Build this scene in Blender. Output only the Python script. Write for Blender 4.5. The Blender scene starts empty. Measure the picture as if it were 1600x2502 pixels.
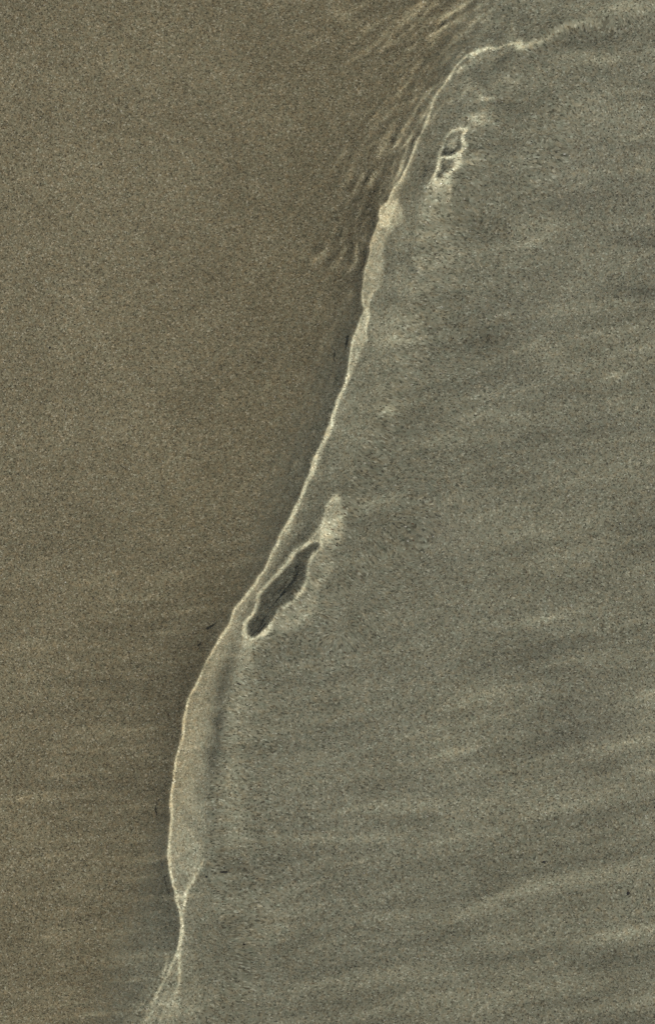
import bpy, math, time
import numpy as np

# ================================================================= camera, light, exposure
SC = bpy.context.scene
SC.render.engine = 'CYCLES'
U = 0.0015                       # metres in one unit of the plan (the plan is 1600 x 2502 units, y running down)
NW = 1.36                         # refractive index of water
DEPTH, SHIFT, HC = 450., 150., 8000.   # water depth, sideways run of the sunlight under water, camera height (plan units)
CX, CY = 800., 1251.
HEFF = HC + DEPTH / NW
SUN_INC = math.asin(NW * math.sin(math.atan(SHIFT / DEPTH)))   # sun's angle from the zenith

cam = bpy.data.cameras.new('camera')
cam_ob = bpy.data.objects.new('camera', cam)
SC.collection.objects.link(cam_ob)
cam_ob.location = (0, 0, HC * U)
cam.sensor_fit = 'VERTICAL'
cam.angle = 2 * math.atan(1251. / HEFF)
cam.clip_start, cam.clip_end = 0.05, 20000
SC.camera = cam_ob

world = bpy.data.worlds.new('World')
SC.world = world
world.use_nodes = True
wn = world.node_tree
sky = wn.nodes.new('ShaderNodeTexSky')
sky.sky_type = 'NISHITA'
sky.sun_disc = False
sky.sun_elevation = math.pi / 2 - SUN_INC
sky.sun_rotation = math.radians(90)
wn.links.new(sky.outputs[0], wn.nodes['Background'].inputs[0])
wn.nodes['Background'].inputs[1].default_value = 0.05

sun = bpy.data.lights.new('sun', 'SUN')
sun.energy = 5.0
sun.angle = math.radians(0.35)
sun.color = (1.0, 0.965, 0.91)
sun.cycles.is_caustics_light = True          # sunlight is bent and focused by the water
sun_ob = bpy.data.objects.new('sun', sun)
SC.collection.objects.link(sun_ob)
sun_ob.location = (1000 * U, 0, 3000 * U)
sun_ob.rotation_euler = (0, SUN_INC, 0)      # shines from the right (+x), down and to the left

vs = SC.view_settings
vs.view_transform = 'Standard'
vs.look = 'None'
vs.gamma = 1
vs.use_curve_mapping = False
vs.exposure = 0.2
cy = SC.cycles
cy.max_bounces = 6
cy.transmission_bounces = 6
cy.caustics_refractive = True
cy.blur_glossy = 0
cy.sample_clamp_indirect = 2.0
cy.use_denoising = False
cy.use_adaptive_sampling = True
cy.adaptive_threshold = 0.02

# ---------------------------------------------------------------- target light pattern (px of the 1600x2502 plan)
PX0,PX1,PY0,PY1=-230,1730,-180,2680
class Canvas:
    def __init__(s,step):
        s.st=step; s.nx=int(round((PX1-PX0)/step)); s.ny=int(round((PY1-PY0)/step))
        s.x=PX0+np.arange(s.nx)*step; s.y=PY0+np.arange(s.ny)*step
        s.X,s.Y=np.meshgrid(s.x,s.y)
    def win(s,pts,r):
        a=np.array(pts); i0=max(0,int((a[:,0].min()-r-PX0)/s.st)); i1=min(s.nx,int((a[:,0].max()+r-PX0)/s.st)+2)
        j0=max(0,int((a[:,1].min()-r-PY0)/s.st)); j1=min(s.ny,int((a[:,1].max()+r-PY0)/s.st)+2)
        return slice(j0,j1),slice(i0,i1)
    def dist(s,pts,r):
        """signed distance (+ right of travel direction on screen) and parameter 0..1 within radius r"""
        pts=np.array(pts,float); w=s.win(pts,r); X=s.X[w];Y=s.Y[w]
        D=np.full(X.shape,1e9);S=np.zeros_like(X);P=np.zeros_like(X)
        L=np.r_[0,np.cumsum(np.hypot(*np.diff(pts,axis=0).T))]
        for k in range(len(pts)-1):
            a,b=pts[k],pts[k+1]; ww=s.win([a,b],r); o=(slice(ww[0].start-w[0].start,ww[0].stop-w[0].start),slice(ww[1].start-w[1].start,ww[1].stop-w[1].start))
            x=X[o];y=Y[o]
            if x.size==0: continue
            d=b-a; l2=(d@d)+1e-9; t=np.clip(((x-a[0])*d[0]+(y-a[1])*d[1])/l2,0,1)
            dd=np.hypot(x-a[0]-t*d[0],y-a[1]-t*d[1]); sg=np.sign(d[0]*(y-a[1])-d[1]*(x-a[0]))
            m=dd<D[o]; D[o]=np.where(m,dd,D[o]); S[o]=np.where(m,sg,S[o]); P[o]=np.where(m,(L[k]+t*math.sqrt(l2))/L[-1],P[o])
        return w,D,S,P
def smooth(pts,n=4):
    p=np.array(pts,float)
    if len(p)<3: return p
    q=[p[0]]
    P=np.vstack([2*p[0]-p[1],p,2*p[-1]-p[-2]])
    for k in range(1,len(P)-2):
        for j in range(1,n+1):
            t=j/n; a,b,c,d=P[k-1],P[k],P[k+1],P[k+2]
            q.append(.5*(2*b+(c-a)*t+(2*a-5*b+4*c-d)*t*t+(3*b-a-3*c+d)*t**3))
    return np.array(q)
def Z(ox,oy,f,*pts): return [(ox+x/f,oy+y/f) for x,y in pts]
R1=(700,0,1.711);R2=(700,400,2.567);R3=(550,1100,3.422);R4=(380,1500,3.667);R5=(250,1950,2.8);R6=(950,250,5.133)
N1=(800,0,3.85);N2=(1150,0,3.422);N3=(800,350,3.85);N4=(700,750,3.85);N5=(200,2200,3.85);N6=(600,300,3.85)
def z(R,*p): return Z(*R,*p)
MAIN=(z(N2,(390,350),(330,355),(250,380),(190,405))+z(N1,(1480,455),(1400,480),(1340,495),(1290,512),(1240,560),(1190,612),(1130,710),(1060,805),(1010,870),(965,960),(940,1040),(915,1120),(890,1190),(850,1270),(820,1330),(790,1410),(760,1480))
 +z(N3,(735,200),(700,280),(680,315),(640,370),(600,430),(570,500),(545,550),(510,570),(480,600),(465,640),(455,670),(470,700),(450,740),(425,810),(395,890),(380,950),(375,1020),(355,1100),(330,1170),(318,1230),(310,1310),(300,1390),(305,1460),(318,1520))
 +z(N4,(715,0),(695,60),(670,130),(640,200),(600,270),(585,320),(575,390),(565,460),(555,530),(550,600),(535,650),(515,720),(485,780),(460,840),(435,910),(410,980),(390,1060),(365,1130),(330,1210),(290,1280),(255,1350),(220,1440))
 +z(R3,(705,120),(680,180),(655,240),(630,310),(600,390),(565,460),(530,530),(495,590),(460,640),(425,700),(400,770),(370,820),(345,870),(320,930),(290,990),(255,1040),(230,1100),(185,1160),(130,1230),(70,1310),(45,1370))
 +z(R4,(640,90),(600,150),(560,220),(515,290),(480,350),(440,430),(405,510),(380,570),(350,640),(315,700),(285,770),(270,850),(255,930),(245,1000),(235,1090),(215,1180),(195,1260),(180,1330),(165,1410),(160,1500),(150,1580),(140,1680),(148,1770),(145,1850))
 +z(R5,(472,180),(470,260),(460,330),(458,380),(465,430),(470,500),(480,560),(495,620),(505,690),(520,750),(532,800),(540,850)))
TAIL=z(R5,(540,850),(545,890),(540,930),(530,970),(515,1030),(495,1090),(475,1140),(465,1170),(445,1220),(420,1260),(390,1320),(350,1400),(320,1460),(280,1540),(220,1640))
_noise={}
def target(cv,sig0=2.6):
    st=cv.st; X,Y=cv.X,cv.Y
    def noise(seed,lx,ly,ang):
        key=(seed,lx,ly,ang)
        if key not in _noise:        # drawn once on a 4-unit lattice, so every grid step sees the same field
            n=np.fft.rfft2(np.random.default_rng(seed).standard_normal((720,500)))
            fx=np.fft.rfftfreq(500,4.)[None]; fy=np.fft.fftfreq(720,4.)[:,None]
            c,s_=math.cos(math.radians(ang)),math.sin(math.radians(ang))
            q=np.hypot((fx*c+fy*s_)*lx,(-fx*s_+fy*c)*ly); n*=np.exp(-q*q*1.4)*(q+.02)**.4
            n=np.fft.irfft2(n,(720,500)); _noise[key]=n/n.std()
        return bil(_noise[key],(X-PX0)/4,(Y-PY0)/4)
    peaky=lambda n:np.exp(.75*n)/1.325-1            # narrow bright lines, broad dim troughs, as rippled water lights its bed
    T=np.ones_like(X)
    jit=noise(30,30,30,0)*1.0+noise(32,90,90,0)*1.2; wob=np.clip(1+.34*noise(31,46,46,0),.25,1.8)    # no line of light is even
    o_=sorted(MAIN+TAIL,key=lambda p:p[1]); xm=np.interp(Y,[p[1] for p in o_],[p[0] for p in o_])   # crest position per row
    right=1/(1+np.exp(-(X-xm-60)/40)); left=1-right
    lowr=np.clip((Y-900)/900,0,1)
    strk=noise(1,420,46,-9)*.085+peaky(noise(2,200,24,-13))*.08+noise(3,300,200,0)*.06
    strkU=noise(7,260,44,-6)*.085+peaky(noise(8,120,26,-14))*.07+noise(3,300,200,0)*.045
    T+=right*(lowr*strk+(1-lowr)*strkU)
    lowl=np.clip((Y-1150)/500,0,1)
    T+=left*(lowl*(noise(4,320,30,-2)*.055+peaky(noise(5,150,18,-5))*.07+noise(13,420,160,0)*.045)+(1-lowl)*(noise(6,300,220,20)*.035+noise(16,60,30,-30)*.02))
    band=np.exp(-np.clip(xm-X,0,None)/220)*left
    T+=band*np.clip((Y-1150)/300,0,1)*peaky(noise(17,220,20,-9))*.11+band*np.exp(-((Y-850)/260.)**2)*peaky(noise(18,70,40,-70))*.10
    # ripples fanning ahead of the crest, upper left
    near=np.exp(-(np.clip(xm-X,0,None)/190)**2)*(X<xm+20)
    top=np.clip((680-Y)/200,0,1)
    T+=near*top*left*(peaky(noise(9,170,15,-57))*.22+peaky(noise(10,100,17,-48))*.16)
    topb=np.clip((220-Y)/120,0,1)*np.exp(-((X-1000)/230.)**2)
    T+=topb*(peaky(noise(12,150,15,-34))*.36)
    # confused little waves behind the crest top
    turb=np.exp(-((X-1180)/110)**2-((Y-160)/130)**2)+.7*np.exp(-((X-980)/80)**2-((Y-640)/110)**2)
    T+=turb*(noise(14,40,28,-20)*.2)
    smr=np.exp(-((X-xm-110)/60.)**2)*np.clip((Y-520)/100,0,1)
    T+=smr*noise(15,60,28,80)*.09
    # shade on the sand ahead of the crest
    full=MAIN+TAIL
    w,D,S,P=cv.dist(full,600)
    ahead=(S>0)  # left of a path that runs down the picture
    yy=Y[w]; k=np.interp(yy,[60,150,300,480,700,800,1000,1300,1500,1700,2000,2200,2330,2480],[.0,.10,.44,.62,.68,.69,.58,.54,.52,.60,.62,.57,.34,.0])
    T[w]*=np.where(ahead,1-k*(.55*np.exp(-D/38)+.45*np.exp(-D/135)),1-np.clip(k,0,.5)*.20*np.clip((yy-550)/300,0,1)*np.clip((D-60)/60,0,1)*np.exp(-((D-60).clip(0)/260.)**2))
    def fill(pts,v,blur=3,mode='mul',grad=None):
        pts=smooth(pts,3); p=np.array(pts); w,D,S,P=cv.dist(np.vstack([p,p[:1]]),max(60,blur*3)); x=X[w];y=Y[w]
        ins=np.zeros(x.shape,bool); q=np.roll(p,-1,0)
        for (ax,ay),(bx,by) in zip(p,q):
            if ay==by: continue
            c=((ay>y)!=(by>y))&(x<(bx-ax)*(y-ay)/(by-ay)+ax); ins^=c
        m=np.where(ins,D,-D); m=np.clip(.5+m/(2*blur),0,1); m=m*m*(3-2*m)
        T[w]=T[w]*(1-m)+m*(T[w]*v if mode=='mul' else v)
    def line(pts,a,sg=sig0,dark=0,fade=0,amps=None,sm=True):
        if sm: pts=smooth(pts,3)
        w,D,S,P=cv.dist(pts,sg*4+3)
        if amps is not None: a=a*np.interp(P,np.linspace(0,1,len(amps)),amps)
        if fade: a=a*np.clip(P/fade,0,1)*np.clip((1-P)/fade,0,1)
        T[w]+=(a*wob[w]*np.exp(-.5*(np.abs(D+S*jit[w]*.7)/sg)**3) if sg<5 else a*np.exp(-.5*(D/sg)**2))
    def blob(x,y,rx,ry,a,ang=0,pw=1):
        w=cv.win([(x,y)],max(rx,ry)*3); c,s_=math.cos(math.radians(ang)),math.sin(math.radians(ang))
        u=((X[w]-x)*c+(Y[w]-y)*s_)/rx; v=(-(X[w]-x)*s_+(Y[w]-y)*c)/ry
        T[w]+=a*np.exp(-.5*(u*u+v*v)**pw)
    # ---- lit bands behind the crest
    low=[p for p in MAIN if p[1]>1290]
    fill(low[::1]+z(R5,(565,680),(620,560),(685,420),(670,300),(640,200),(560,80))+z(R4,(470,1960),(430,1800),(380,1650),(390,1500),(420,1350),(440,1200),(460,1050),(475,900),(500,760),(530,640),(560,530),(600,420),(645,330),(690,230),(740,120),(790,20))+z(R3,(200,1270),(310,1060),(390,900),(430,800),(500,690),(540,600)),1.8,24)
    fill([p for p in MAIN if 1500<p[1]<2140]+z(R5,(520,350),(560,150))+z(R4,(330,1700),(320,1400),(340,1100),(390,800),(470,560),(560,360),(640,200),(700,80)),1.2,18)
    pk=[p for p in MAIN if 500<p[1]<735]
    fill(pk+z(N3,(360,1480),(380,1420),(440,1360),(480,1290),(500,1180),(500,1050),(510,940),(560,820),(690,700),(690,600),(640,520)),2.35,6)
    pk=[p for p in MAIN if 425<p[1]<560]
    fill(pk+z(N3,(560,760),(600,650),(650,520),(640,480),(700,330)),2.1,6)
    pk=[p for p in MAIN if 735<p[1]<930]
    fill(pk+z(N4,(540,690),(575,620),(610,540),(645,470),(665,400),(700,330),(733,280),(725,220),(735,140),(750,70),(745,0)),2.5,3)
    pk=[p for p in MAIN if 930<p[1]<1290]
    fill(pk+z(R3,(480,690),(520,640),(545,560),(590,450),(640,310),(690,220),(735,120),(790,0)),2.0,4)
    # dim slit in the lit band, lower crest
    line(z(R4,(790,60),(740,150),(700,240),(650,370),(610,490),(580,620),(570,750),(560,900),(545,1050),(540,1200),(530,1350),(520,1480),(530,1560)),-.5,15,amps=[.2,.6,1,1,1,1,1,1,.8,.3])
    line(z(R3,(800,330),(700,560),(600,720),(450,900),(330,1100),(220,1250),(150,1380)),-.5,9,amps=[.2,.6,1,1,1,.9,.7])
    # pale streak right of it
    line(z(R4,(800,230),(790,330),(770,450),(750,600),(740,800),(730,1000),(720,1200),(710,1400),(720,1600),(740,1800),(760,2000)),.75,22,amps=[1.2,1,.8,.7,.6,.6,.7,.8,.7,.6])
    # ---- crest line itself
    line(MAIN,1,sig0,amps=None,sm=True) if 0 else None
    ys=np.linspace(60,2600,600)
    am=np.interp(ys,[90,130,160,230,300,420,470,520,560,720,760,820,900,1000,1150,1250,1400,1500,1700,1850,1950,2050,2150,2230,2265,2300,2350,2420,2500],
                    [2.0,2.4,3.0,2.6,2.6,3.4,3.6,3.6,2.6,2.6,3.6,3.8,4.2,4.4,4.4,4.0,3.6,3.5,3.5,3.6,3.8,4.1,4.3,4.6,5.0,4.2,2.2,1.2,.6])
    wd=np.interp(ys,[90,300,420,520,700,900,1000,1150,1250,1400,1800,2050,2200,2265,2330,2400,2500],[2.6,2.5,3.1,3.1,2.6,3.4,4.0,4.0,3.2,2.7,2.7,2.9,3.4,4.2,2.8,4,7])
    p=smooth(full,3); w,D,S,P=cv.dist(p,45); pa=np.interp(Y[w],ys,am); pw=np.maximum(np.interp(Y[w],ys,wd),sig0)*(.6+.4*wob[w]); pa=pa*(.55+.45*wob[w]); D=np.abs(D+S*jit[w]*.6)
    # sharp on the outer side, a short tail inward
    T[w]+=pa*np.where(S>0,np.exp(-.5*(D/(pw*.8))**3),.8*np.exp(-.5*(D/pw)**3)+.2*np.exp(-D/(2.6*pw)))
    # ---- strands above
    line(z(N1,(960,905),(915,1020),(890,1080),(850,1140),(810,1190),(775,1260),(720,1340),(660,1420),(610,1510))+z(N3,(590,210),(585,275)),1.3,2.4,amps=[.5,1,1,1,1,.9,.8,.5])
    line(z(N1,(930,1100),(900,1150),(830,1220),(790,1260),(750,1320),(720,1400),(680,1510))+z(N3,(660,220),(635,290),(610,350),(590,400),(560,470)),1.4,2.5,amps=[.8,1,1,1,1,1,.8,.4])
    line(z(N3,(735,100),(690,200),(660,270),(620,340),(600,395)),.9,2.5,fade=.3)
    line(z(N1,(1150,960),(1130,945),(1080,970),(1040,1000),(1010,1040),(975,1100),(930,1160)),1.0,2.8,amps=[1.4,1,1,.8,.5])
    line(z(N1,(1330,760),(1290,830),(1210,920),(1150,970)),.7,2.5,fade=.4)
    line(z(N1,(1250,620),(1220,650),(1200,680)),2.2,3.2)
    line(z(N1,(1390,480),(1350,510),(1310,555)),2.0,4)
    line(z(N1,(1400,480),(1470,450),(1540,440)),.8,3)
    line(z(N1,(980,780),(940,830),(870,890),(850,940)),1.02,3,fade=.3)
    line(z(N1,(960,840),(900,900),(850,945),(820,1010),(780,1080),(720,1150),(660,1220)),0.94,4,fade=.3)
    line(z(N1,(760,930),(720,960),(640,1030),(590,1090)),0.68,4,fade=.3)
    line(z(N1,(720,780),(640,870),(590,960),(560,1010)),0.59,4,fade=.3)
    line(z(N1,(830,1060),(780,1130),(720,1190),(640,1270)),0.68,4,fade=.3)
    line(z(N1,(940,20),(880,50),(820,110)),1.02,3.5,fade=.3); line(z(N1,(1030,30),(950,75)),0.85,3,fade=.3)
    line(z(N1,(1370,0),(1280,50),(1200,100),(1100,150),(1030,200)),0.85,4,fade=.2); line(z(N1,(1470,10),(1400,80),(1300,130),(1220,180),(1150,250)),0.85,4,fade=.2)
    line(z(N1,(1440,130),(1340,210),(1250,290)),0.85,5,fade=.3); line(z(N1,(1110,230),(1000,300),(920,370),(880,430)),0.77,4,fade=.3)
    line(z(N1,(1200,290),(1160,350),(1140,410)),1.02,2.6,fade=.3)
    line(z(N1,(0,60),(90,130),(190,200),(300,260)),0.37,9,fade=.3)
    # ripples ahead of the crest
    line(z(N6,(770,1140),(700,1210),(640,1270),(560,1350)),0.71,5.5,fade=.3); line(z(N6,(740,1110),(660,1180),(590,1230)),-0.38,7,fade=.3)
    line(z(N6,(960,1120),(900,1190),(860,1270),(800,1340),(730,1400)),0.85,5,fade=.3); line(z(N6,(900,1160),(830,1230),(760,1300),(690,1380)),-0.40,8,fade=.3)
    line(z(N6,(1080,1140),(1040,1210),(1010,1300),(950,1370),(900,1420)),0.94,4,fade=.3); line(z(N6,(1010,1170),(970,1240),(900,1340)),-0.31,7,fade=.3)
    line(z(N6,(1230,430),(1180,520),(1150,620)),0.77,4,fade=.3); line(z(N6,(1150,840),(1130,880),(1060,940)),0.68,3.5,fade=.3)
    line(z(N6,(1100,460),(1070,540)),0.51,5,fade=.3); line(z(N6,(960,430),(900,520)),0.37,6,fade=.3); line(z(N6,(1370,40),(1300,120),(1230,260),(1180,340)),0.59,5,fade=.3)
    line(z(N3,(220,1350),(150,1450)),0.51,6,fade=.3)
    # fine ripples running ahead of the crest, fanning out from its upper end
    r=np.random.default_rng(5); oy=sorted(MAIN,key=lambda q:q[1])
    def ripple(x,y,ang,L,a,sg):
        u=np.linspace(-.5,.5,6); b=math.radians(ang); w1=r.normal(0,1.6,6); bend=r.uniform(-.12,.12)*L*u*u*2
        px=x+u*L*math.cos(b)-(w1+bend)*math.sin(b); py=y+u*L*math.sin(b)+(w1+bend)*math.cos(b)
        line(list(zip(px,py)),a,sg,fade=.35); line([(p-.75*sg*2.6,q-.55*sg*2.6) for p,q in zip(px,py)],-.42*a,sg*1.5,fade=.35)
    for k_ in range(280):
        y=r.uniform(15,620) if k_<190 else r.uniform(560,1250); d=abs(r.normal(0,95))+14; xc=np.interp(y,[q[1] for q in oy],[q[0] for q in oy]) if y>130 else 1075+(130-y)*.5
        ang=np.interp(y,[0,140,300,560,800,1250],[-36,-46,-57,-62,-72,-58])+r.normal(0,5); f=math.exp(-d/170)*np.interp(y,[0,380,560,900,1250],[1.25,1.25,.75,.5,.4])
        ripple(xc-d,y,ang,r.uniform(40,115),r.uniform(.35,.95)*f,r.uniform(2.0,3.2))
    for k_ in range(26): ripple(r.uniform(960,1250),r.uniform(-10,95),r.normal(-36,6),r.uniform(40,110),r.uniform(.3,.7),r.uniform(2.8,4.4))
    # ---- middle crest: pockets and second lines
    line(z(N4,(745,0),(750,70),(735,140),(725,220),(735,285)),1.3,2.8,amps=[1.2,1.2,1,.6,.2]); line(z(N4,(710,40),(680,130),(660,200),(650,270),(650,350)),.6,2.6,fade=.2)
    line(z(N3,(460,1330),(400,1390),(370,1440),(355,1540)),1.1,3.2,amps=[.3,1,1.2,1.2]); line(z(N4,(735,0),(700,60),(675,130)),.7,3)
    line(z(N4,(640,470),(600,540),(570,620)),.6,3)
    line(z(N3,(480,760),(460,830),(440,900),(400,960)),.5,3,fade=.2); line(z(N3,(690,600),(560,650)),.4,12,fade=.2)
    line(z(N4,(420,950),(385,1020),(370,1100),(330,1170)),.8,2.2,fade=.3); line(z(N4,(270,1230),(265,1300)),.6,2.2,fade=.3)
    line(z(N4,(500,990),(520,920),(560,860),(610,850),(650,890),(670,940),(685,990)),.55,4.5,fade=.15); blob(*z(N4,(920,945))[0],9,9,1.0); blob(*z(N4,(900,930))[0],26,22,.35); blob(*z(N4,(960,290))[0],30,9,.8)
    blob(*z(N4,(960,150))[0],60,40,.2); blob(*z(N4,(1150,80))[0],70,40,.15)
    # ---- bright patches seen through the wave, upper part
    blob(*z(N3,(940,640))[0],26,20,.45); blob(*z(N3,(950,850))[0],30,12,.4); line(z(N3,(700,1290),(770,1340),(820,1370),(880,1330),(940,1290)),.35,6); blob(*z(N3,(1100,900))[0],40,60,.2); blob(*z(N3,(700,780))[0],40,30,.2)
    blob(*z(R6,(1085,215))[0],24,13,1.2,-20); blob(*z(R6,(1010,185))[0],6,5,1.0); blob(*z(R6,(1110,250))[0],7,4,1.2)
    fill(z(N3,(700,520),(640,800),(560,1000),(520,1250),(560,1500),(700,1500),(900,1400),(1150,1250),(1200,900),(1150,650),(900,480)),1.07,30); fill(z(N4,(760,20),(740,300),(640,560),(560,760),(480,1000),(400,1250),(560,1350),(760,1200),(960,1000),(1050,700),(1250,300),(1150,20)),1.18,30)
    # ---- twin dark cells (upper right)
    cell1=z(R6,(940,342),(870,342),(800,358),(740,392),(700,450),(660,530),(630,590),(603,645),(612,672),(720,680),(790,668),(855,640),(895,600),(920,540),(895,480),(893,420),(912,380))
    cell2=z(R6,(612,690),(612,740),(592,800),(568,880),(560,930),(590,962),(640,975),(690,960),(730,925),(770,880),(840,820),(870,770),(860,700),(800,680),(720,690))
    fill(cell1,.22,3,'set'); fill(cell2,.6,3,'set')
    blob(*z(R6,(765,530))[0],12.5,11.5,1.7,0,2.5); blob(*z(R6,(805,425))[0],12,11,1.1,-30,2); line(z(R6,(725,470),(770,455),(830,470)),.3,2)
    blob(*z(R6,(670,812))[0],6.5,11,-.38,15,2); line(z(R6,(670,742),(712,770),(716,820),(690,862),(655,872),(630,830),(640,775),(670,742)),1.0,2.2); line(z(R6,(640,700),(640,760),(620,850)),.6,2.6)
    line(z(R6,(700,700),(780,700),(840,735)),.9,4); line(z(R6,(850,790),(790,770),(740,840),(700,920)),.9,3); blob(*z(R6,(850,740))[0],6,14,1.6)
    line(cell1+cell1[:1],2.8,2.8,amps=[2,1.2,1,1,.9,.9,1,1,1,.8,.8,1,1,1.2,1.1,1.2,1.3,1.8]); line(cell2+cell2[:1],2.9,3.0,amps=[1,1,1.2,1.3,1.4,1.5,1.5,1.4,1.3,1.3,1.2,1.,.9,.5,.5,.6])
    blob(*z(R6,(640,1005))[0],20,7,1.6); blob(*z(R6,(560,940))[0],6,6,1.); blob(*z(R6,(735,945))[0],8,6,1.2); blob(*z(R6,(905,350))[0],8,5,1.4)
    fill(z(R6,(560,960),(480,1010),(455,1120),(440,1220),(560,1260),(740,1230),(800,1110),(770,990),(700,980)),1.65,7); blob(*z(R6,(560,1100))[0],12,8,.6); blob(*z(R6,(700,1060))[0],14,14,.4)
    fill(z(R6,(440,1220),(400,1300),(360,1450),(560,1500),(760,1450),(780,1300),(740,1230)),1.28,14)
    line(z(R6,(875,760),(940,750),(1000,748),(1180,722),(1320,705)),1.1,3,amps=[1.3,1.1,1,.7,.3]); line(z(R6,(760,900),(830,840),(890,800),(960,782),(1100,790),(1250,800)),.9,3.2,amps=[2.2,2,1.4,.7,.4,.2]); line(z(R6,(890,680),(1000,660),(1150,655)),.5,4,fade=.3)
    line(z(R6,(900,480),(935,520),(920,600),(880,660)),.8,6); line(z(R6,(480,640),(510,560),(560,500)),.35,3,fade=.3); line(z(R6,(520,740),(600,720)),.5,3,fade=.2)
    fill(z(R6,(1000,830),(900,860),(850,920),(900,970),(1050,950),(1250,880),(1200,820)),.9,12); fill(z(R6,(950,560),(1150,580),(1300,620),(1100,640),(930,630)),.93,8)
    # ---- long dark opening with bright rim
    hole=z(R3,(770,735),(782,760),(770,790),(725,830),(690,890),(665,960),(660,1000),(665,1025),(650,1055),(615,1110),(600,1150),(560,1200),(530,1245),(490,1275),(450,1305),(420,1350),(395,1400),(370,1430),(355,1460),(330,1505),(280,1540),(230,1555),(195,1555),(165,1535),(155,1500),(170,1445),(200,1395),(240,1350),(270,1280),(290,1200),(330,1150),(420,1040),(480,970),(530,910),(550,880),(600,810),(650,775),(700,740),(735,730))
    ax=lambda y:np.interp(y,[1315,1345,1400,1470,1530,1556],[773,755,715,675,632,612]); hole=[(ax(y)+(x-ax(y))*1.22,y) for x,y in hole]
    fill(z(R3,(870,640),(960,560),(965,640),(910,760),(870,860),(900,900),(850,1000),(790,1080),(740,1150),(760,1220),(740,1330),(640,1440),(500,1530),(330,1620),(180,1640),(110,1600),(130,1490),(160,1400),(220,1290),(270,1190),(330,1110),(400,1010),(480,920),(560,830),(650,720),(760,600),(800,520)),1.5,8)
    fill(z(R3,(800,520),(760,600),(650,720),(560,830),(480,920),(400,1010),(330,1110),(270,1190),(220,1290),(160,1400),(140,1490),(160,1560),(300,1540),(360,1350),(480,1050),(640,850),(790,740)),1.3,4)
    fill(z(R3,(905,350),(840,410),(810,460),(800,530),(780,620),(770,700),(800,740),(870,740),(930,640),(960,560),(965,490),(930,420),(930,370)),2.1,4)
    fill(hole,.32,3,'set'); line(z(R3,(690,900),(620,880),(570,930)),.3,5,fade=.3); line(z(R3,(600,1100),(560,1040),(480,1050),(420,1120)),.3,5,fade=.3); line(z(R3,(480,1230),(400,1180),(330,1230)),.25,5,fade=.3); line(z(R3,(390,1380),(320,1330),(260,1370)),.22,5,fade=.3)
    line(hole+hole[:1],3.2,3.4,amps=[.7,.5,.8,1,.8,1,1,.8,1,1,1,1,1.1,1.1,1.2,1.3,1.3,1.2,1,1,.9,1.,1,.8,.7])
    line(z(R3,(370,1430),(330,1500),(270,1545),(200,1562),(160,1540),(148,1490)),1.6,4)
    line(z(R3,(585,745),(540,810),(480,890),(412,970)),1.6,2.2,amps=[.6,1,1,.5])
    line(z(R3,(905,350),(840,410),(810,460),(825,485),(800,540),(780,600),(740,660),(650,760),(600,820)),1.5,3,amps=[1.4,1,.8,.6,.9,1,.8,.5]); line(z(R3,(915,350),(935,380),(930,410),(962,455),(970,500),(930,540),(880,600)),1.5,2.6)
    line(z(R3,(970,500),(955,570),(965,630),(940,690),(900,770),(850,850)),.9,3.5,amps=[1.2,1,1,.6,.2]); line(z(R3,(880,880),(840,980),(780,1080),(730,1130),(720,1190)),.6,4,fade=.2)
    blob(*z(R3,(830,655))[0],9,8,3.2,0,1.5); blob(*z(R3,(850,590))[0],6,7,2.2); blob(*z(R3,(905,365))[0],7,5,1.8); blob(*z(R3,(800,700))[0],7,7,1.6)
    # ---- lower end of the crest
    line(z(R5,(690,410),(650,490),(620,560),(590,620),(565,680),(555,740),(548,800),(545,850)),2.2,3.2,amps=[.25,.45,.6,.8,1,1.2,1.4,1.4]); line(z(R5,(700,320),(660,390),(620,470),(595,560),(565,650),(548,740)),.5,3,fade=.3)
    line(z(R5,(525,1000),(520,1060),(525,1120),(528,1190),(524,1240)),2.4,3,amps=[.6,1,1,1,.2]); line(z(R5,(524,1240),(512,1310),(520,1380),(510,1450),(480,1530),(440,1620)),.5,6,amps=[1,1,.8,1,.8,.4])
    line(z(R5,(512,1310),(470,1390),(450,1440),(400,1540)),.5,5,fade=.2); fill(z(R5,(540,980),(640,1100),(680,1250),(640,1420),(600,1560),(480,1580),(320,1540),(420,1300),(520,1100)),1.22,20); line(z(R5,(665,1180),(650,1300),(640,1400),(560,1540)),.2,10,fade=.2)
    line(z(R5,(330,1460),(380,1500),(430,1560)),.3,5,fade=.2); line(z(R5,(300,1390),(240,1470)),.22,6,fade=.3)
    for q_ in range(9):
        x0=r.uniform(395,455); line([(x0,2310+r.uniform(-20,30)),(x0-r.uniform(0,25),2370),(x0-r.uniform(15,70),2440),(x0-r.uniform(40,130),2530)],r.uniform(.3,.8),r.uniform(2.2,3.4),fade=.3)
    # ---- soft light bands far right and top
    line(z(N2,(390,355),(370,385),(400,400),(470,385),(560,360),(640,320),(720,265),(800,230),(900,200),(1000,190),(1130,195)),1.1,6.5,amps=[1.8,1.6,1.6,1.2,1,.9,.9,.8,.8,.7,.1]); blob(*z(N2,(395,385))[0],8,5,1.4)
    line(z(N2,(1050,90),(1180,70),(1300,50),(1430,55),(1560,40),(1800,30)),.7,13,amps=[.4,1,1.1,1,.9,.4]); line(z(N2,(700,110),(830,85),(900,65),(1040,60)),.28,8,fade=.3)
    line(z(N2,(620,500),(800,480),(950,465),(1150,470)),.4,7,fade=.3); line(z(N2,(960,560),(1050,530),(1150,510),(1300,490)),.5,7,fade=.25); line(z(N2,(1450,440),(1540,430),(1700,420)),.25,9,fade=.2)
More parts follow.
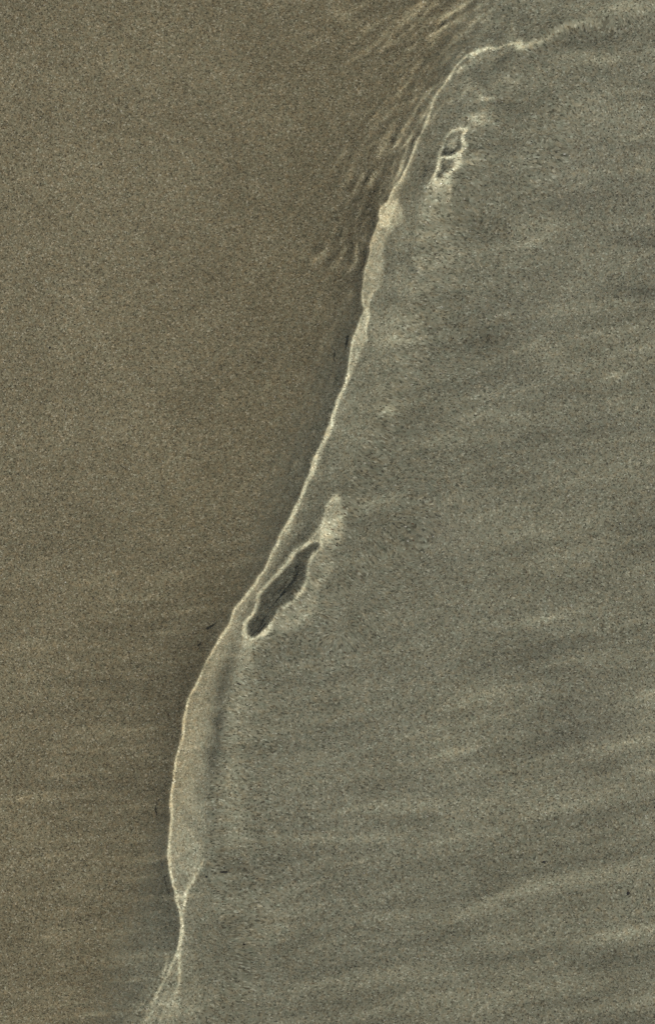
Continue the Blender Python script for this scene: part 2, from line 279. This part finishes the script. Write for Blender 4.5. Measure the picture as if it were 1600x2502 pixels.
    line(z(N2,(60,800),(60,830),(120,825),(200,815),(280,780),(340,720),(400,670)),.6,3.5,amps=[2,2.2,1.3,1,.8,.7,.4]); line(z(N2,(370,290),(300,320),(230,340)),.45,4,fade=.3)
    line([(1700,2075),(1600,2100),(1450,2135),(1300,2165),(1150,2225),(1060,2255)],.45,9,fade=.2); line([(1700,2240),(1600,2265),(1500,2290),(1380,2315)],.45,9,fade=.2); line([(620,2035),(800,2052),(920,2045),(1030,2032)],.42,10,fade=.3)
    line([(900,1990),(1050,1975),(1200,1965),(1300,1940)],.28,12,fade=.3); line([(840,1225),(920,1212),(1000,1190)],.4,9,fade=.3); line([(880,1010),(960,985),(1060,970)],.18,12,fade=.3)
    # quiet margins so the sheet runs out flat
    ex=np.clip(np.minimum(np.minimum(X-PX0,PX1-X),np.minimum(Y-PY0,PY1-Y))/120,0,1); ex=ex*ex*(3-2*ex)
    return np.clip(1+(T-1)*ex,.10,12)
# ---------------------------------------------------------------- helpers
def bil(A,fx,fy):
    ny,nx=A.shape; fx=np.clip(fx,0,nx-1.001); fy=np.clip(fy,0,ny-1.001)
    i=fx.astype(np.int32); j=fy.astype(np.int32); a=fx-i; b=fy-j
    return (A[j,i]*(1-a)+A[j,i+1]*a)*(1-b)+(A[j+1,i]*(1-a)+A[j+1,i+1]*a)*b
def gx(A,s): return (np.roll(A,-1,1)-np.roll(A,1,1))/(2*s)
def gy(A,s): return (np.roll(A,-1,0)-np.roll(A,1,0))/(2*s)
def lap_solver(ny,nx,s):
    kx=np.fft.rfftfreq(nx)*2*np.pi; ky=np.fft.fftfreq(ny)*2*np.pi
    L=(2*np.cos(kx)[None]-2+2*np.cos(ky)[:,None]-2)/(s*s); L[0,0]=1
    def solve(r):
        F=np.fft.rfft2(r)/L; F[0,0]=0
        return np.fft.irfft2(F,(ny,nx))
    return solve
def transport(T,stT,st,phi,iters):
    """phi with det(I+D2 phi) * T(x+grad phi) = 1 : where each bit of sunlight must land"""
    ny,nx=phi.shape; solve=lap_solver(ny,nx,st); T=T/T.mean(); q=st/stT
    I,J=np.meshgrid(np.arange(nx,dtype=float),np.arange(ny,dtype=float))
    for k in range(iters):
        px,py=gx(phi,st),gy(phi,st)
        t=bil(T,I*q+px/stT,J*q+py/stT)
        xx=(np.roll(phi,-1,1)-2*phi+np.roll(phi,1,1))/st**2; yy=(np.roll(phi,-1,0)-2*phi+np.roll(phi,1,0))/st**2
        xy=gx(py,st)
        f=1/t
        rhs=np.sqrt((xx-yy)**2+4*xy*xy+4*f)-2
        phi=solve(rhs)
    return phi,(1+xx)*(1+yy)-xy*xy-f
def refract(dx,dy,dz,hx,hy,eta):
    """direction (dx,dy,dz) going down through a surface of slope hx,hy (upward normal)"""
    il=1/np.sqrt(1+hx*hx+hy*hy); nx_,ny_,nz_=-hx*il,-hy*il,il
    c=-(dx*nx_+dy*ny_+dz*nz_); k=np.sqrt(np.clip(1-eta*eta*(1-c*c),0,None)); m=eta*c-k
    return eta*dx+m*nx_,eta*dy+m*ny_,eta*dz+m*nz_

def surface(phi,st):
    """height of the water (plan px) over the grid moved by SHIFT, whose slopes bend the sun by grad phi"""
    dx,dy=gx(phi,st),gy(phi,st); solve=lap_solver(*phi.shape,st)
    sx,sz=-math.sin(SUN_INC),-math.cos(SUN_INC); k=NW/(NW-1)/DEPTH
    hx,hy=dx*k,dy*k; h=np.zeros_like(phi)
    for it in range(6):
        tx,ty,tz=refract(sx,0,sz,hx,hy,1/NW); dep=DEPTH+h
        ex=-SHIFT+dx-tx/-tz*dep; ey=dy-ty/-tz*dep
        hx=hx+.9*k*ex; hy=hy+.9*k*ey
        if it%2: h=solve(gx(hx,st)+gy(hy,st)) if 0 else solve_div(hx,hy,st)
    return h
_sd={}
def solve_div(hx,hy,st):
    """least-squares surface from central-difference slopes"""
    ny,nx=hx.shape; key=(ny,nx)
    if key not in _sd:
        a=np.sin(np.fft.rfftfreq(nx)*2*np.pi)[None]/st; b=np.sin(np.fft.fftfreq(ny)*2*np.pi)[:,None]/st
        q=a*a+b*b; q[q<1e-9]=1e9; _sd[key]=(a/q,b/q)
    a,b=_sd[key]
    return np.fft.irfft2(-1j*(a*np.fft.rfft2(hx)+b*np.fft.rfft2(hy)),hx.shape)
def view(h,st,P):
    """floor point seen at each plan pixel P=(px,py) through the water"""
    px,py=P; qx=CX+(px-CX)*HC/HEFF; qy=CY+(py-CY)*HC/HEFF
    fx=(qx-SHIFT-PX0)/st; fy=(qy-PY0)/st
    hh=bil(h,fx,fy); sx=bil(gx(h,st),fx,fy); sy=bil(gy(h,st),fx,fy)
    dx=(px-CX)/HEFF; dy=(py-CY)/HEFF; n=1/np.sqrt(1+dx*dx+dy*dy)
    tx,ty,tz=refract(dx*n,dy*n,-n,sx,sy,1/NW)
    return qx+tx/-tz*(DEPTH+hh),qy+ty/-tz*(DEPTH+hh)
def splat(u,v,w,shape):
    a=np.floor(u).astype(np.int64); b=np.floor(v).astype(np.int64); fu=u-a; fv=v-b; out=np.zeros(shape[0]*shape[1])
    for da in (0,1):
        for db in (0,1):
            i=np.clip(a+da,0,shape[1]-1)+np.clip(b+db,0,shape[0]-1)*shape[1]
            out+=np.bincount(i.ravel(),(w*np.abs(1-da-fu)*np.abs(1-db-fv)).ravel(),out.size)
    return out.reshape(shape)
def unwarp(T,stT,h,st,sub=2,fill=None):
    """the light wanted on the sand itself, so that it appears as T when seen through the water"""
    ny,nx=T.shape; num=np.zeros_like(T); den=np.zeros_like(T)
    for oy in range(sub):
        for ox in range(sub):
            I,J=np.meshgrid(np.arange(nx)+(ox+.5)/sub-.5,np.arange(ny)+(oy+.5)/sub-.5); t=bil(T,I,J) if sub>1 else T
            X,Y=view(h,st,(PX0+I*stT,PY0+J*stT)); u=(X-PX0)/stT; v=(Y-PY0)/stT
            num+=splat(u,v,t,T.shape); den+=splat(u,v,np.ones_like(t),T.shape)
    e=.03; return (num+e*(T if fill is None else fill))/(den+e)
def up2(a,shape):
    I,J=np.meshgrid(np.arange(shape[1])/2.,np.arange(shape[0])/2.); return bil(np.pad(a,((0,2),(0,2)),'wrap'),I,J)
def make_water(fine=2.5,log=None):
    phi=None
    for st,outer,it in ((fine*4,4,30),(fine*2,2,22),(fine,1,28)):
        cv=Canvas(st); P=target(cv,max(2.2,st*.8)); last=st==fine
        phi=np.zeros_like(P) if phi is None else up2(phi,P.shape)
        for o in range(outer):
            h=surface(phi,st); T=unwarp(P,st,h,st); sT=st
            if last:      # the finest light pattern is drawn twice as fine as the water's lattice
                sT=st/2; cf=Canvas(sT); T=unwarp(target(cf,1.5),sT,h,st,1,up2(T,(cf.ny,cf.nx)))
            phi,r=transport(T,sT,st,phi,it)
            if log: log(st,o,np.abs(r).max(),'disp',gx(phi,st).min(),gx(phi,st).max(),'slope',gx(h,st).min(),gx(h,st).max(),gy(h,st).min(),gy(h,st).max(),'h',h.min(),h.max())
    h=surface(phi,fine)
    # the skin of the water is smooth below a few units
    kx=np.fft.rfftfreq(h.shape[1])*2*np.pi; ky=np.fft.fftfreq(h.shape[0])*2*np.pi
    h=np.fft.irfft2(np.fft.rfft2(h)*np.exp(-.5*.9**2*(kx[None]**2+ky[:,None]**2)),h.shape)
    return cv,h

# ================================================================= mesh helpers
def mesh_object(name, verts, faces, mat, smooth_faces=True):
    verts = np.ascontiguousarray(verts, np.float32)
    faces = np.ascontiguousarray(faces, np.int32)
    n, k = faces.shape
    me = bpy.data.meshes.new(name)
    me.vertices.add(len(verts)); me.vertices.foreach_set('co', verts.ravel())
    me.loops.add(n * k); me.loops.foreach_set('vertex_index', faces.ravel())
    me.polygons.add(n); me.polygons.foreach_set('loop_start', np.arange(n, dtype=np.int32) * k)
    me.polygons.foreach_set('loop_total', np.full(n, k, np.int32))
    me.update(calc_edges=True)
    me.polygons.foreach_set('use_smooth', np.full(n, smooth_faces, bool))
    me.materials.append(mat)
    ob = bpy.data.objects.new(name, me)
    SC.collection.objects.link(ob)
    return ob
def grid_faces(ny, nx):
    i = np.arange(nx * ny).reshape(ny, nx)
    return np.stack([i[1:, :-1], i[1:, 1:], i[:-1, 1:], i[:-1, :-1]], -1).reshape(-1, 4)   # rows run down (-y): faces up

# ================================================================= materials
def new_mat(name):
    m = bpy.data.materials.new(name); m.use_nodes = True
    nt = m.node_tree; nt.nodes.clear()
    out = nt.nodes.new('ShaderNodeOutputMaterial')
    return m, nt, out
def node(nt, kind, **kw):
    n = nt.nodes.new(kind)
    for k, v in kw.items():
        if k.startswith('i_'): n.inputs[k[2:].replace('_', ' ')].default_value = v
        else: setattr(n, k, v)
    return n
def ramp(nt, stops, interp='LINEAR'):
    r = nt.nodes.new('ShaderNodeValToRGB'); r.color_ramp.interpolation = interp
    e = r.color_ramp.elements
    while len(e) < len(stops): e.new(0.5)
    for el, (p, c) in zip(e, stops): el.position = p; el.color = (*c, 1)
    return r

def water_material():
    m, nt, out = new_mat('clear_water')
    g = node(nt, 'ShaderNodeBsdfGlass', i_IOR=NW, i_Roughness=0.0)
    g.inputs['Color'].default_value = (0.985, 0.995, 0.985, 1)
    nt.links.new(g.outputs[0], out.inputs['Surface'])
    return m

def sand_material():
    m, nt, out = new_mat('wet_sand'); L = nt.links.new
    tc = node(nt, 'ShaderNodeTexCoord')
    mp = node(nt, 'ShaderNodeMapping'); L(tc.outputs['Object'], mp.inputs[0])
    bs = node(nt, 'ShaderNodeBsdfPrincipled', i_Roughness=0.9)
    bs.inputs['Specular IOR Level'].default_value = 0.1
    # finer sand to the left, coarser right of a wandering boundary, the grey cast of water and sky painted in there
    sep = node(nt, 'ShaderNodeSeparateXYZ'); L(mp.outputs[0], sep.inputs[0])
    nz = node(nt, 'ShaderNodeTexNoise', i_Scale=0.00225 / U, i_Detail=3.0); L(mp.outputs[0], nz.inputs['Vector'])
    bd = node(nt, 'ShaderNodeMath', operation='MULTIPLY_ADD'); L(sep.outputs['Y'], bd.inputs[0]); bd.inputs[1].default_value = -0.36; L(sep.outputs['X'], bd.inputs[2])
    b2 = node(nt, 'ShaderNodeMath', operation='MULTIPLY_ADD'); L(nz.outputs['Fac'], b2.inputs[0]); b2.inputs[1].default_value = 160 * U; L(bd.outputs[0], b2.inputs[2])
    side = node(nt, 'ShaderNodeMapRange', interpolation_type='SMOOTHSTEP'); L(b2.outputs[0], side.inputs['Value'])
    side.inputs['From Min'].default_value = -100 * U; side.inputs['From Max'].default_value = 70 * U
    def grains(scale, stops, seed):
        mm = node(nt, 'ShaderNodeMapping'); L(tc.outputs['Object'], mm.inputs[0]); mm.inputs['Location'].default_value = (seed, seed * 1.7, seed * .3)
        v = node(nt, 'ShaderNodeTexVoronoi', voronoi_dimensions='3D', feature='F1', i_Scale=scale); L(mm.outputs[0], v.inputs['Vector'])
        s = node(nt, 'ShaderNodeSeparateColor'); L(v.outputs['Color'], s.inputs[0])
        r = ramp(nt, stops, 'CONSTANT'); L(s.outputs[0], r.inputs[0])
        return v, s, r
    warm = [(0, (0.083, 0.073, 0.048)), (.07, (0.127, 0.110, 0.070)), (.20, (0.172, 0.149, 0.098)), (.42, (0.208, 0.181, 0.120)), (.66, (0.238, 0.210, 0.142)), (.86, (0.288, 0.256, 0.180)), (.96, (0.384, 0.350, 0.269))]
    cool = [(0, (0.092, 0.088, 0.063)), (.07, (0.137, 0.129, 0.094)), (.20, (0.182, 0.174, 0.127)), (.42, (0.212, 0.203, 0.152)), (.66, (0.237, 0.228, 0.173)), (.86, (0.275, 0.267, 0.207)), (.96, (0.361, 0.353, 0.283))]
    v1, s1, c1 = grains(1 / (2.9 * U), warm, 0.0)
    v2, s2, c2 = grains(1 / (3.3 * U), cool, 3.1)
    mx = node(nt, 'ShaderNodeMix', data_type='RGBA'); L(side.outputs[0], mx.inputs['Factor']); L(c1.outputs[0], mx.inputs['A']); L(c2.outputs[0], mx.inputs['B'])
    # mineral tint drifting from one handful of grains to the next
    n1 = node(nt, 'ShaderNodeTexNoise', i_Scale=0.075 / U, i_Detail=3.0, i_Roughness=0.7); L(mp.outputs[0], n1.inputs['Vector'])
    r1 = ramp(nt, [(.30, (.90, .97, .98)), (.5, (1, 1, 1)), (.70, (1.12, 1.02, .93))]); L(n1.outputs['Fac'], r1.inputs[0])
    m2 = node(nt, 'ShaderNodeMix', data_type='RGBA', blend_type='MULTIPLY'); m2.inputs['Factor'].default_value = 1; L(mx.outputs['Result'], m2.inputs['A']); L(r1.outputs[0], m2.inputs['B'])
    # silt and mineral patches a few centimetres across
    n2 = node(nt, 'ShaderNodeTexNoise', i_Scale=0.008 / U, i_Detail=5.0, i_Roughness=0.65); L(mp.outputs[0], n2.inputs['Vector'])
    r2 = ramp(nt, [(.30, (.76, .75, .70)), (.70, (.92, .92, .88))]); L(n2.outputs['Fac'], r2.inputs[0])
    m3 = node(nt, 'ShaderNodeMix', data_type='RGBA', blend_type='MULTIPLY'); m3.inputs['Factor'].default_value = 1; L(m2.outputs['Result'], m3.inputs['A']); L(r2.outputs[0], m3.inputs['B'])
    L(m3.outputs['Result'], bs.inputs['Base Color'])
    bp = node(nt, 'ShaderNodeBump', i_Strength=0.5, i_Distance=1.6 * U); L(v1.outputs['Distance'], bp.inputs['Height']); L(bp.outputs[0], bs.inputs['Normal'])
    L(bs.outputs[0], out.inputs['Surface'])
    return m
def grain_material():
    m, nt, out = new_mat('mineral_grains')
    bs = node(nt, 'ShaderNodeBsdfPrincipled', i_Roughness=0.7); bs.inputs['Specular IOR Level'].default_value = 0.2
    at = node(nt, 'ShaderNodeAttribute', attribute_name='mineral'); nt.links.new(at.outputs['Color'], bs.inputs['Base Color'])
    nt.links.new(bs.outputs[0], out.inputs['Surface'])
    return m
GRAIN = grain_material()
WATER = water_material()
SAND = sand_material()

# ================================================================= the sea floor
def relief_at(x, y):
    return 1.6 * np.sin(x / 170 + 1.3 * np.sin(y / 310)) + 1.2 * np.sin(y / 95 + .8 * np.sin(x / 240)) + .8 * np.sin((x + y) / 61) - 4 - DEPTH
def graded(lo, hi, step, far, grow=1.22):
    """lattice lines: even between lo and hi, then ever wider out to +-far"""
    out_lo, out_hi, d = [], [], step
    a, b = lo, hi
    while b < far: d *= grow; b += d; out_hi.append(b)
    d = step
    while a > -far: d *= grow; a -= d; out_lo.append(a)
    return np.array(out_lo[::-1]), np.array(out_hi)
FAR = 60000.                                              # 15 m each way
gx0, gx1 = graded(-400, 2000, 24, FAR); gy0, gy1 = graded(-400, 2900, 24, FAR)
sx = np.r_[gx0, np.arange(-400, 2001, 24.), gx1]; sy = np.r_[gy0, np.arange(-400, 2901, 24.), gy1]
SX, SY = np.meshgrid(sx, sy)
sand = mesh_object('sand', np.stack([(SX - CX) * U, -(SY - CY) * U, relief_at(SX, SY) * U], -1).reshape(-1, 3), grid_faces(len(sy), len(sx)), SAND)
sand['kind'] = 'structure'
sand.cycles.is_caustics_receiver = True

# loose dark, rusty and pale grains lying on the bed
rng = np.random.default_rng(11)
MINERALS = np.array([(.010, .009, .008), (.020, .017, .012), (.045, .030, .018), (.085, .045, .024), (.10, .07, .035), (.34, .32, .27), (.42, .40, .36)])
def loose_grains(name, x, y, r, col):
    """angular eight-sided grains, each with its own stretch and turn"""
    n = len(x)
    base = np.array([(1, 0, 0), (0, 1, 0), (-1, 0, 0), (0, -1, 0), (0, 0, .8), (0, 0, -.8)])
    tri = np.array([(0, 1, 4), (1, 2, 4), (2, 3, 4), (3, 0, 4), (1, 0, 5), (2, 1, 5), (3, 2, 5), (0, 3, 5)])
    v = base[None] * (r[:, None, None] * rng.uniform(.65, 1.35, (n, 6, 1))) * np.stack([rng.uniform(.9, 1.5, n), rng.uniform(.65, 1., n), np.full(n, .7)], -1)[:, None]
    a = rng.uniform(0, 2 * math.pi, n); c, s = np.cos(a)[:, None], np.sin(a)[:, None]
    vx = v[..., 0] * c - v[..., 1] * s + x[:, None]; vy = v[..., 0] * s + v[..., 1] * c + y[:, None]; vz = v[..., 2] + (relief_at(x, y) + .25 * r)[:, None]
    P = np.stack([(vx - CX) * U, -(vy - CY) * U, vz * U], -1).reshape(-1, 3)
    F = (tri[None, :, ::-1] + 6 * np.arange(n)[:, None, None]).reshape(-1, 3)
    ob = mesh_object(name, P, F, GRAIN, False)
    at = ob.data.attributes.new('mineral', 'FLOAT_COLOR', 'POINT')
    at.data.foreach_set('color', np.repeat(np.c_[col, np.ones(n)], 6, 0).astype(np.float32).ravel())
    ob.cycles.is_caustics_receiver = True
    return ob
NG = 60000
gxp = rng.uniform(-300, 1950, 2 * NG); gyp = rng.uniform(-300, 2800, 2 * NG)
clump = np.sin(gxp / 41 + 2 * np.sin(gyp / 63)) + np.sin(gyp / 37 + 2 * np.sin(gxp / 57 + 1)) + np.sin((gxp - .6 * gyp) / 110)   # they gather in drifts
keep = np.argsort(rng.random(2 * NG) - .03 * clump)[:NG]; gxp, gyp = gxp[keep], gyp[keep]
coarse = 1 / (1 + np.exp(-(gxp - 1000 + .32 * (gyp - 1251)) / 120))           # coarser to the right
gr = rng.uniform(.75, 1.25, NG) * (1 + .15 * coarse) * np.where(rng.random(NG) < .05, 1.35, 1)
gc = MINERALS[rng.choice(7, NG, p=[.16, .22, .20, .16, .12, .09, .05])] * rng.uniform(.75, 1.3, (NG, 1))
grains_ob = loose_grains('sand_grains', gxp, gyp, gr, gc)
grains_ob['kind'] = 'stuff'
grains_ob['label'] = 'dark, rusty and pale mineral grains scattered over the sand'

# single grains large enough to tell apart
def pebble(x, y, r, colour, label, turn, long=1.4):
    """one angular grain: a jittered, squashed twenty-sided lump, half bedded in the sand"""
    g = (1 + 5 ** .5) / 2
    ico = np.array([(-1, g, 0), (1, g, 0), (-1, -g, 0), (1, -g, 0), (0, -1, g), (0, 1, g), (0, -1, -g), (0, 1, -g), (g, 0, -1), (g, 0, 1), (-g, 0, -1), (-g, 0, 1)]) / math.hypot(1, g)
    tri = [(0, 11, 5), (0, 5, 1), (0, 1, 7), (0, 7, 10), (0, 10, 11), (1, 5, 9), (5, 11, 4), (11, 10, 2), (10, 7, 6), (7, 1, 8), (3, 9, 4), (3, 4, 2), (3, 2, 6), (3, 6, 8), (3, 8, 9), (4, 9, 5), (2, 4, 11), (6, 2, 10), (8, 6, 7), (9, 8, 1)]
    v = ico * rng.uniform(.8, 1.2, (12, 1)) * (long, .85, .6) * r
    c, s = math.cos(turn), math.sin(turn)
    v = np.stack([v[:, 0] * c - v[:, 1] * s, v[:, 0] * s + v[:, 1] * c, v[:, 2]], -1)
    ob = mesh_object('mineral_grain', v * U, tri, GRAIN, False)
    ob.location = ((x - CX) * U, -(y - CY) * U, (relief_at(x, y) + .3 * r) * U)
    at = ob.data.attributes.new('mineral', 'FLOAT_COLOR', 'POINT')
    at.data.foreach_set('color', np.tile((*colour, 1.), 12).astype(np.float32))
    ob.cycles.is_caustics_receiver = True
    ob['label'] = label; ob['category'] = 'grain'; ob['group'] = 'larger grains lying singly on the sand'
    return ob
BLACK = (.02, .018, .016)
pebble(581, 2126, 2.2, BLACK, 'long black grain drawn out into a thin dark streak beside the foot of the crest', 0.04, 3.4)
pebble(552, 2135, 2.2, BLACK, 'small black grain just left of the long dark streak', 0.10, 2.2)
pebble(627, 1694, 2.4, BLACK, 'dark grain in the stretched sand below the long dark opening', -0.50, 1.6)
pebble(1322, 2093, 3.6, BLACK, 'black grain alone on the grey sand, lower right', 0.40, 1.3)
pebble(1531, 2182, 3.8, BLACK, 'black grain near the right edge, between two pale streaks', 1.20, 1.3)
pebble(114, 846, 2.6, BLACK, 'single dark grain on the brown sand, far left', 0.80, 1.5)
pebble(317, 1530, 2.4, BLACK, 'dark grain on the brown sand left of the crest', -0.70, 1.8)

# ================================================================= the water
cv, height = make_water(2.5)
wx = cv.x + SHIFT; wy = cv.y
bx0, bx1 = graded(wx[0], wx[-1], cv.st, FAR); by0, by1 = graded(wy[0], wy[-1], cv.st, FAR)
WX = np.r_[bx0, wx, bx1]; WY = np.r_[by0, wy, by1]
hz = np.pad(height, ((len(by0), len(by1)), (len(bx0), len(bx1))), 'edge')
XX, YY = np.meshgrid(WX, WY)
off = np.maximum(np.maximum(wx[0] - XX, XX - wx[-1]), np.maximum(wy[0] - YY, YY - wy[-1])).clip(0)
hz = hz * np.exp(-(off / 500.) ** 2)
water = mesh_object('water', np.stack([(XX - CX) * U, -(YY - CY) * U, hz * U], -1).reshape(-1, 3), grid_faces(len(WY), len(WX)), WATER)
water['kind'] = 'structure'
water.cycles.is_caustics_caster = True
